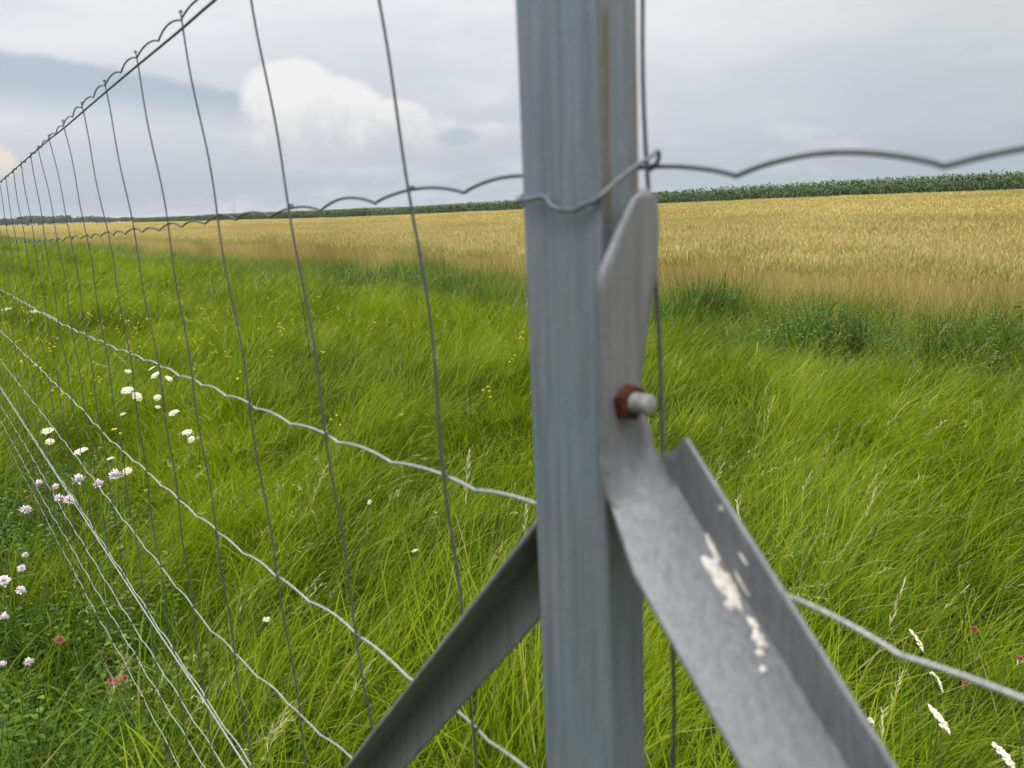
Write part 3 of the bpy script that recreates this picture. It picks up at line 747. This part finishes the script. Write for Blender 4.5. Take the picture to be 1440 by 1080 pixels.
def vnoise(x, y, sc, seed):
    r = np.random.default_rng(seed); G = r.random((64, 64)); u = x * sc; v = y * sc
    i0 = np.floor(u).astype(int); j0 = np.floor(v).astype(int); fu = u - i0; fv = v - j0; fu = fu * fu * (3 - 2 * fu); fv = fv * fv * (3 - 2 * fv)
    g_ = lambda a_, b_: G[a_ % 64, b_ % 64]
    return (g_(i0, j0) * (1 - fu) + g_(i0 + 1, j0) * fu) * (1 - fv) + (g_(i0, j0 + 1) * (1 - fu) + g_(i0 + 1, j0 + 1) * fu) * fv
def strip_pts(rng, t0, t1, n0, n1, dens):
    k = int((t1 - t0) * (n1 - n0) * dens); t_ = rng.uniform(t0, t1, k); n_ = rng.uniform(n0, n1, k)
    x = D[0] * t_ + N[0] * n_; y = D[1] * t_ + N[1] * n_
    return x, y, t_, n_
def inview(x, y, pad=1.2, half=42):
    """keep what a viewer near the camera looking along the photograph's direction can see"""
    yb = y + pad; return (yb > 0) & (np.abs(np.arctan2(x, yb)) < math.radians(half))

# --- long swept grass
r = np.random.default_rng(1); PX = []
for (d0, d1, dens, sc) in ((0, 3.2, 72, 1.0), (3.2, 6, 50, 1.05), (6, 12, 28, 1.15), (12, 30, 7, 1.6), (30, 110, 1.1, 2.6)):
    x, y, t_, n_ = strip_pts(r, -3, 110, -6 if d0 < 30 else -20, 6.4, dens)
    dd = np.hypot(x, y); k = (dd >= d0) & (dd < d1) & inview(x, y) & (dd > .35)
    edge = n_ < 5.6 + 1.2 * vnoise(x, y, .5, 3) - .6
    herb = (n_ < .22 + .4 * vnoise(x, y, 1.6, 8)) & (n_ > -1.2) & (t_ < 4.2) & (t_ > 1.5)
    k &= edge & ~(herb & (r.random(len(x)) < .62))
    k &= ~((np.abs(n_ - .24) < .10) & (np.abs(t_ - .26) < .2))
    PX.append(np.stack([x[k], y[k], n_[k], np.full(k.sum(), sc)], 1))
A = np.concatenate(PX); x, y, n_, sc = A.T
ang = -.25 + 2.2 * (vnoise(x, y, .9, 5) - .5) + 1.8 * (vnoise(x, y, 3.1, 6) - .5) + r.normal(0, .35, len(x))
hgt = (.62 + .5 * vnoise(x, y, .8, 7) + .5 * vnoise(x, y, 3.4, 9)) * r.uniform(.85, 1.12, len(x))
hgt *= np.where(np.hypot(x, y) < 1.1, .8, 1)
rot = np.stack([r.normal(0, .1, len(x)), r.normal(0, .12, len(x)), ang], 1)
sx = sc * (.75 + .25 * hgt); scl = np.stack([sx, sx, hgt * np.minimum(sc, 1.3) ** .5], 1)
scatter('grass', np.stack([x, y, ground_z(x, y) - .02], 1), rot, scl, cg, 'long bright green wind-swept meadow grass', 'grass')
print('grass', len(x))

# --- field margin: darker stiff grass and weeds between meadow and wheat
PX = []
for (d0, d1, dens, sc) in ((2, 12, 13, 1.0), (12, 30, 6, 1.2), (30, 130, .9, 2.2)):
    x, y, t_, n_ = strip_pts(r, -6, 130, 4.6, 8.9, dens); dd = np.hypot(x, y)
    k = (dd >= d0) & (dd < d1) & inview(x, y) & (n_ > 5.2 + .8 * vnoise(x, y, .5, 3)) & (n_ < 8.2 + 1.1 * vnoise(x, y, .9, 4) ** 2)
    PX.append(np.stack([x[k], y[k], n_[k], np.full(k.sum(), sc)], 1))
A = np.concatenate(PX); x, y, n_, sc = A.T
hgt = (.45 + .55 * vnoise(x, y, .6, 17)) * r.uniform(.8, 1.15, len(x))
for (bx, by, br_, bh) in ((3.75, 5.9, .55, .55), (2.3, 9.4, .8, .35), (-.6, 12.5, .9, .3), (-2.1, 14, 1., .25)):
    hgt += bh * np.exp(-((x - bx) ** 2 + (y - by) ** 2) / br_ ** 2)
rot = np.stack([r.normal(0, .08, len(x)), r.normal(0, .08, len(x)), r.uniform(0, 6.28, len(x))], 1)
scatter('field_margin_weeds', np.stack([x, y, ground_z(x, y) - .02], 1), rot, np.stack([sc, sc, hgt * sc ** .3], 1), cu, 'darker rough grass and weeds along the wheat edge', 'weeds')

# --- darker leafy clumps in the shallow ditch by the wheat
PX = []
for (cx, cy, rx, ry, k_) in ((3.9, 6.3, .55, .35, 34), (2.2, 8.9, .6, .4, 28), (3.1, 7.3, .5, .5, 22), (1.2, 10.6, .6, .6, 24), (-.8, 12.8, .8, .6, 34), (-2.4, 14.2, 1.0, .7, 34), (4.9, 5.2, .6, .5, 30), (-1.5, 15.5, .9, .6, 20)):
    PX.append(np.stack([r.normal(cx, rx * .6, k_), r.normal(cy, ry * .6, k_)], 1))
x, y = np.concatenate(PX).T; hh = r.uniform(1.1, 1.8, len(x))
scatter('ditch_weeds', np.stack([x, y, ground_z(x, y) - .02], 1), np.stack([r.normal(0, .1, len(x)), r.normal(0, .1, len(x)), r.uniform(0, 6.28, len(x))], 1), np.stack([hh, hh, hh * 1.05], 1), cl, 'dark green leafy weeds in clumps at the edge of the wheat', 'weeds')

# --- low leafy herbs along the foot of the fence at the left
x, y, t_, n_ = strip_pts(r, .5, 4.2, -1.6, 1.2, 90)
k = inview(x, y) & (n_ < .30 + .4 * vnoise(x, y, 1.6, 8)) & (n_ > -1.4) & (t_ > 1.4)
x, y = x[k], y[k]
rot = np.stack([r.normal(0, .15, len(x)), r.normal(0, .15, len(x)), r.uniform(0, 6.28, len(x))], 1)
hh = r.uniform(.75, 1.15, len(x))
scatter('low_herbs', np.stack([x, y, ground_z(x, y) - .01], 1), rot, np.stack([hh, hh, hh], 1), cl, 'dark green leafy clover and vetch at the foot of the fence', 'herbs')

# --- wheat
PX = []
for (n0, n1, t1, dens, sc) in ((8.1, 13, 45, 11, 1.0), (13, 24, 70, 4.5, 1.3), (24, 65, 130, 1.1, 2.3), (8.1, 13, 300, 1.6, 2.0), (13, 65, 300, .35, 3.6)):
    x, y, t_, n_ = strip_pts(r, -12 if n0 < 20 else -30, t1, n0, n1, dens)
    k = inview(x, y, 1.2, 40) & (n_ > 8.0 + .9 * vnoise(x, y, 1.3, 14))
    if t1 == 300: k &= (t_ > (45 if n1 < 20 else (70)))
    if t1 == 300 and n1 > 20: k &= ((t_ > 130) | (n_ < 24))
    PX.append(np.stack([x[k], y[k], np.full(k.sum(), sc)], 1))
A = np.concatenate(PX); x, y, sc = A.T
hz_ = r.uniform(.93, 1.05, len(x)) * (.93 + .1 * vnoise(x, y, .25, 21))
rot = np.stack([r.normal(0, .04, len(x)), r.normal(0, .04, len(x)), r.uniform(0, 6.28, len(x))], 1)
scatter('wheat_field', np.stack([x, y, ground_z(x, y) - .03], 1), rot, np.stack([sc, sc, hz_], 1), cw, 'ripening golden wheat field behind the weed strip', 'wheat')
print('wheat', len(x))

# --- corn rows beyond the wheat
PX = []
for row in range(14):
    n0 = 65.5 + row * .75; t_ = np.arange(-28, 300, .45) + r.uniform(-.1, .1); t_ = t_ + r.normal(0, .05, len(t_))
    x = D[0] * t_ + N[0] * n0; y = D[1] * t_ + N[1] * n0; k = inview(x, y, 3, 42); PX.append(np.stack([x[k], y[k]], 1))
A = np.concatenate(PX); x, y = A.T
hz_ = r.uniform(.94, 1.14, len(x)) * (.97 + .12 * vnoise(x, y, .08, 23))
scatter('corn_field', np.stack([x, y, ground_z(x, y) - .03], 1), np.stack([0 * x, 0 * x, AZ * -1 + r.normal(0, .25, len(x)) + np.pi * r.integers(0, 2, len(x))], 1), np.stack([hz_, hz_, hz_], 1), cc_, 'dark green maize rows on the far side of the wheat', 'maize')
print('corn', len(x))

# --- far wood on the horizon: leaf clumps over many crowns
ct = coll('far_trees')
for i_ in range(6):
    r5 = np.random.default_rng(600 + i_); p_ = PM(); k = 420
    cs = r5.normal(0, 1, (k, 3)); cs /= np.linalg.norm(cs, axis=1)[:, None]
    lob = 1 + .3 * np.sin(cs[:, 0] * 4 + i_) * np.cos(cs[:, 1] * 5 + i_ * 2)
    pts = cs * lob[:, None] * r5.uniform(.55, 1, k)[:, None] * np.array([3.6, 3.6, 3.4]) + np.array([0, 0, 5.2])
    pts[:, 2] = np.maximum(pts[:, 2], .4)
    for q_ in range(k):
        dv = r5.normal(0, 1, 3); dv /= np.linalg.norm(dv); wv = np.cross(dv, r5.normal(0, 1, 3)); wv /= np.linalg.norm(wv)
        p_.add(quad_strip([pts[q_] - dv * .5, pts[q_], pts[q_] + dv * .5], wv, [.2, .9, .2], r5.random()))
    p_.add(quad_strip([(0, 0, 0), (0, 0, 3), (0, 0, 5)], (1, 0, 0), [.5, .4, .3], .1))
    p_.obj('far_tree', [M_wood], ct)
az_ = r.uniform(-46, -23.5, 420); dist = r.uniform(900, 1350, 420)
hs_ = .75 + .55 * vnoise(az_ * 1., az_ * 0., .9, 31); hs_ *= np.where(az_ > -29, np.interp(az_, [-29, -24], [.8, .35]), 1)
x = np.sin(np.radians(az_)) * dist; y = np.cos(np.radians(az_)) * dist
scatter('distant_wood', np.stack([x, y, 0 * x], 1), np.stack([0 * x, 0 * x, r.uniform(0, 6, len(x))], 1), np.stack([hs_ * 2.2, hs_ * 2.2, hs_], 1), ct, 'low dark line of trees on the far horizon at the left', 'wood')

# ------------------------------------------------------------------ single flowers
def head_umbel(rng, R):
    mb = MB()
    for i_ in range(46):
        rr = R * math.sqrt((i_ + .5) / 46) * rng.uniform(.88, 1.08); ph = i_ * 2.39996
        c = np.array([rr * math.cos(ph), rr * math.sin(ph), -.22 * rr * rr / R + rng.normal(0, .0012)]); s = R * .22 * rng.uniform(.75, 1.2)
        V = [c + np.array([s * math.cos(q), s * math.sin(q), -.35 * s]) for q in np.arange(6) * math.pi / 3 + rng.random()] + [c + np.array([0, 0, .35 * s]), c - np.array([0, 0, .6 * s])]
        b = mb.addv(V); j = np.arange(6)
        mb.faces(np.stack([b + j, b + (j + 1) % 6, np.full(6, b + 6)], 1)); mb.faces(np.stack([b + (j + 1) % 6, b + j, np.full(6, b + 7)], 1))
    return mb
def head_ball(rng, R):
    mb = MB()
    for i_ in range(34):
        zf = 1 - 1.55 * (i_ + .5) / 34; ph = i_ * 2.39996; rr = math.sqrt(max(0, 1 - zf * zf))
        dv = np.array([rr * math.cos(ph), rr * math.sin(ph), zf]) + rng.normal(0, .08, 3); dv /= np.linalg.norm(dv)
        sd_ = np.cross(dv, [.1, .2, 1.]); sd_ /= np.linalg.norm(sd_); up_ = np.cross(sd_, dv)
        L = R * rng.uniform(.8, 1.15); wd = R * .24
        V = [dv * L * .25, dv * L * .7 + sd_ * wd, dv * L + up_ * wd * .4, dv * L * .7 - sd_ * wd, dv * L * .68 - up_ * wd * .5]
        b = mb.addv(V); mb.faces([[b, b + 1, b + 2], [b, b + 2, b + 3], [b, b + 4, b + 1], [b, b + 3, b + 4], [b + 1, b + 4, b + 2], [b + 4, b + 3, b + 2]])
    return mb
def flower(name, x, y, h, R, kind, petal, label, cat, group, tilt=(0, 0), seed=0):
    rng = np.random.default_rng(seed); zg = float(ground_z(x, y))
    root = tag(empty(name, (x, y, zg)), label, cat, group)
    tx, ty = tilt; lean = np.array([rng.normal(0, .05), rng.normal(0, .05)]) - .04
    C = [(lean[0] * (1 - s) * h * 2, lean[1] * (1 - s) * h * 2, s * h) for s in np.linspace(0, 1, 6)]
    base = np.array(C[0]); mb = MB(); tube(mb, C, .0012, 6)
    mat_ = Matrix.Rotation(tx, 3, 'X') @ Matrix.Rotation(ty, 3, 'Y'); mt = np.array(mat_)
    if kind == 'umbel':
        for q_ in range(9):
            tip = mt @ np.array([R * .7 * math.cos(q_ * .7), R * .7 * math.sin(q_ * .7), -.006]) + np.array([0, 0, h + .02]); tube(mb, [np.array([0, 0, h - .004]), tip], .0007, 5)
    link('stem', mb.me('stem', [M_stem]), root)
    hb = head_umbel(rng, R) if kind == 'umbel' else head_ball(rng, R)
    V = np.concatenate(hb.V) @ mt.T + np.array([0, 0, h + (.018 if kind == 'umbel' else R * .3)]); hb.V = [V]
    link('flower_head', hb.me('flower_head', [petal], smooth=(kind == 'umbel')), root)
    return root
YG, VG, RG = 'cream yarrow heads in the meadow', 'pale pink vetch flowers by the fence', 'small red clover flowers low in the grass'
yar = [(-2.49, 5.22, .026, 'topmost cream flower head of the loose cluster behind the third horizontal wire'), (-2.60, 5.12, .022, 'small cream flower head at the left of the topmost pair in the cluster'),
 (-2.36, 4.98, .032, 'broad flat cream flower head just below the topmost one'), (-2.21, 4.86, .026, 'cream flower head at the right end of the upper row of the cluster'),
 (-2.32, 4.52, .036, 'largest cream flower head, left side of the cluster middle'), (-2.17, 4.34, .030, 'cream flower head touching the lower right of the largest one'),
 (-2.05, 4.32, .022, 'small cream flower head right of the cluster middle'), (-1.95, 4.10, .014, 'tiny pale flower head just under the cluster middle'),
 (-2.07, 3.95, .016, 'tiny cream flower head standing alone below the left of the cluster'), (-1.82, 3.99, .028, 'rounded cream flower head at the lower right of the cluster'),
 (-1.60, 3.63, .024, 'cream flower head, upper one of the pair farthest right in the cluster'), (-1.53, 3.50, .018, 'smaller lower one of the pair of cream heads farthest right'),
 (-2.29, 3.64, .030, 'faded cream flower head near the left edge, above the fence wires'), (-2.17, 3.46, .020, 'small faded flower head just below the left-edge one'),
 (-1.96, 3.33, .030, 'dry beige flower head above the pink flowers'), (-1.77, 3.22, .018, 'small white flower head right of the dry beige one'),
 (-1.62, 3.06, .020, 'small white flower head just above the fourth wire, right of the pink flowers'), (-6.1, 9.33, .06, 'white flower head at the far left edge of the photo below the third wire'),
 (-5.57, 9.0, .035, 'faint cream flower head near the wire splice at the left'), (-.66, 1.82, .010, 'tiny white blossom between the fourth and fifth wires low in the grass'),
 (-.32, 2.22, .010, 'tiny white blossom left of the post above the left brace'), (-.54, 2.66, .010, 'tiny white blossom in the grass left of the post')]
for i_, (x, y, R, lb) in enumerate(yar):
    flower('yarrow', x, y, .46, R * .98, 'umbel', M_yar, lb, 'flower', YG, (RNG.normal(.35, .25), RNG.normal(.1, .3)), 40 + i_)
rt = [(.93, 1.61, .026, 'long thin cream flower head seen side-on just under the lower right wire'), (.89, 1.45, .022, 'narrow cream flower head below the lower right wire, second of the four at right'),
      (.83, 1.33, .028, 'large cream flower head at lower right, third from the top'), (.89, 1.22, .026, 'cream flower head in the bottom right corner'), (.69, 1.33, .007, 'tiny white blossom right of the lit brace near the bottom')]
for i_, (x, y, R, lb) in enumerate(rt):
    flower('yarrow', x, y, .47, R, 'umbel', M_yar, lb, 'flower', YG, (.25, [1.0, 1.1, .85, .8, .3][i_]), 80 + i_)
ve = [(-1.84, 3.08, .026, 'pale pink flower, left of the row of three above the double wire'), (-1.73, 3.03, .022, 'lilac pink flower in the middle of the row of three'), (-1.71, 3.13, .028, 'pink white flower at the right end of the row of three'),
 (-1.98, 3.04, .018, 'small white pink flower at the left of the lower pink row'), (-1.89, 3.00, .016, 'small pink flower in the middle of the lower pink row'), (-1.81, 2.88, .018, 'white pink flower beside the double wire'),
 (-1.76, 2.86, .020, 'pink white flower tucked right against the double wire'), (-1.87, 2.76, .020, 'single pink flower near the left edge below the rows'), (-1.59, 2.19, .018, 'pink white flower at the left edge, upper of two in the dark herbs'),
 (-1.59, 2.28, .012, 'small white flower above the edge pink one'), (-1.50, 2.13, .014, 'small dull pink flower right of the edge one'), (-1.45, 1.97, .013, 'pink flower lower on the left edge among dark herbs'),
 (-1.24, 1.74, .012, 'pink flower in the lower left herbs, right of a pair'), (-1.30, 1.73, .011, 'dull pink flower in the lower left herbs, left of a pair'), (-1.64, 2.38, .010, 'tiny white flower at the left edge above the others')]
for i_, (x, y, R, lb) in enumerate(ve):
    flower('vetch_flower', x, y, .42, R * 1.1, 'ball', M_vet, lb, 'flower', VG, (RNG.normal(0, .3), RNG.normal(0, .3)), 120 + i_)
rd = [(-1.22, 1.84, .014, 'red flower in the dark herbs at lower left'), (-.97, 1.64, .011, 'orange red flower between the lower wires, lower of three'), (-.96, 1.66, .009, 'orange red flower between the lower wires, right of three'),
 (-.99, 1.65, .008, 'orange red flower between the lower wires, left of three'), (1.15, 1.75, .010, 'pink red flower at the right above the long cream one'), (1.18, 1.62, .009, 'pink red flower on the right edge'), (1.0, 1.53, .008, 'faint red flower against the lower right wire')]
for i_, (x, y, R, lb) in enumerate(rd):
    flower('red_flower', x, y, .42, R, 'ball', M_red, lb, 'flower', RG, (.2, .2), 160 + i_)

# tall weeds that stand out of the meadow
def tall_weed(x, y, H, nl, ll, lw, label, seed, branch=0):
    rng = np.random.default_rng(seed); root = tag(empty('tall_weed', (x, y, float(ground_z(x, y)))), label, 'weed', 'tall weeds standing above the meadow')
    s = np.linspace(0, 1, 9); ln = rng.normal(0, .05, 2); C = np.stack([ln[0] * H * s ** 2, ln[1] * H * s ** 2, H * s], 1)
    mb = MB(); tube(mb, C, .0045 * (1 - .75 * s), 6)
    for q_ in range(branch):
        f = rng.uniform(.45, .95); b0 = np.array([np.interp(f, s, C[:, c_]) for c_ in range(3)]); az = rng.random() * 6.28; L = H * .16 * rng.uniform(.5, 1)
        tube(mb, [b0, b0 + np.array([math.cos(az) * L * .4, math.sin(az) * L * .4, L * .6]), b0 + np.array([math.cos(az) * L * .5, math.sin(az) * L * .5, L])], .0018, 5)
    link('stalk', mb.me('stalk', [M_lush]), root)
    if nl:
        V, F, t_, a_ = forb(rng, H, nl, ll, lw)
        V[:, :2] += 0; me = mesh_np('leaves', V, F, [M_lush], {'tint': t_, 'along': a_}); link('leaves', me, root)
tall_weed(-1.75, 6.6, 1.12, 46, .13, .026, 'tall leafy weed left of the post between the second and third stay wires', 5)
tall_weed(-13.0, 37.3, 2.3, 0, 0, 0, 'thin bare branching weed stem rising past the horizon at the left', 6, 12)
tall_weed(-12.9, 35.0, 2.0, 0, 0, 0, 'lower thin bare weed stem beside the one that rises past the horizon', 7, 8)
tall_weed(-1.0, 12.6, 1.15, 18, .12, .02, 'leafy dark weed against the wheat just left of the post', 8, 4)
tall_weed(-1.35, 9.2, .85, 22, .06, .010, 'slender weed in the meadow behind the nearest stay wire left of the post', 9)
tall_weed(3.0, 5.4, .85, 16, .05, .010, 'slender grey green weed at the right of the post in front of the weed strip', 10)

# yellow specks: too many small blossoms to count
r = np.random.default_rng(9); mb = MB()
t_ = np.concatenate([r.normal(9.5, 2.4, 150), r.uniform(3, 16, 70)]); n_ = np.concatenate([r.normal(1.8, 1.0, 150), r.uniform(.4, 5, 70)])
x = D[0] * t_ + N[0] * n_; y = D[1] * t_ + N[1] * n_; k = inview(x, y, .3, 38) & (y > 3); x, y = x[k], y[k]
for a_, b_ in zip(x, y):
    zz = float(ground_z(a_, b_)) + r.uniform(.42, .62); s = r.uniform(.006, .012)
    for q_ in range(r.integers(2, 5)):
        c = np.array([a_, b_, zz]) + r.normal(0, .02, 3); V = [c + np.array([s * math.cos(v_), s * math.sin(v_), 0]) for v_ in np.arange(5) * 1.2566] + [c + np.array([0, 0, s * .6]), c - np.array([0, 0, s * .6])]
        b = mb.addv(V); j = np.arange(5); mb.faces(np.stack([b + j, b + (j + 1) % 5, np.full(5, b + 5)], 1)); mb.faces(np.stack([b + (j + 1) % 5, b + j, np.full(5, b + 6)], 1))
tag(link('yellow_blossoms', mb.me('yellow_blossoms', [M_yel])), 'scattered tiny yellow blossoms in the meadow', 'flowers', kind='stuff')

# ------------------------------------------------------------------ thin summer haze over the fields
m, t, o = mat('haze_air'); vp = t.new('ShaderNodeVolumePrincipled'); vp.inputs['Color'].default_value = (.93, .95, 1, 1); vp.inputs['Density'].default_value = .00014
t.L.new(vp.outputs[0], o.inputs['Volume'])
x0, x1, y0, y1, z0, z1 = gx[0] - 30, gx[-1] + 30, gy[0] - 30, gy[-1] + 30, -1.6, 32
V = [(a_, b_, c_) for c_ in (z0, z1) for (a_, b_) in ((x0, y0), (x1, y0), (x1, y1), (x0, y1))]
tag(link('haze', mesh_np('haze', V, np.array([[3, 2, 1, 0], [4, 5, 6, 7], [0, 1, 5, 4], [1, 2, 6, 5], [2, 3, 7, 6], [3, 0, 4, 7]]), [m], smooth=False)), 'pale haze over the far fields', 'haze', kind='stuff')
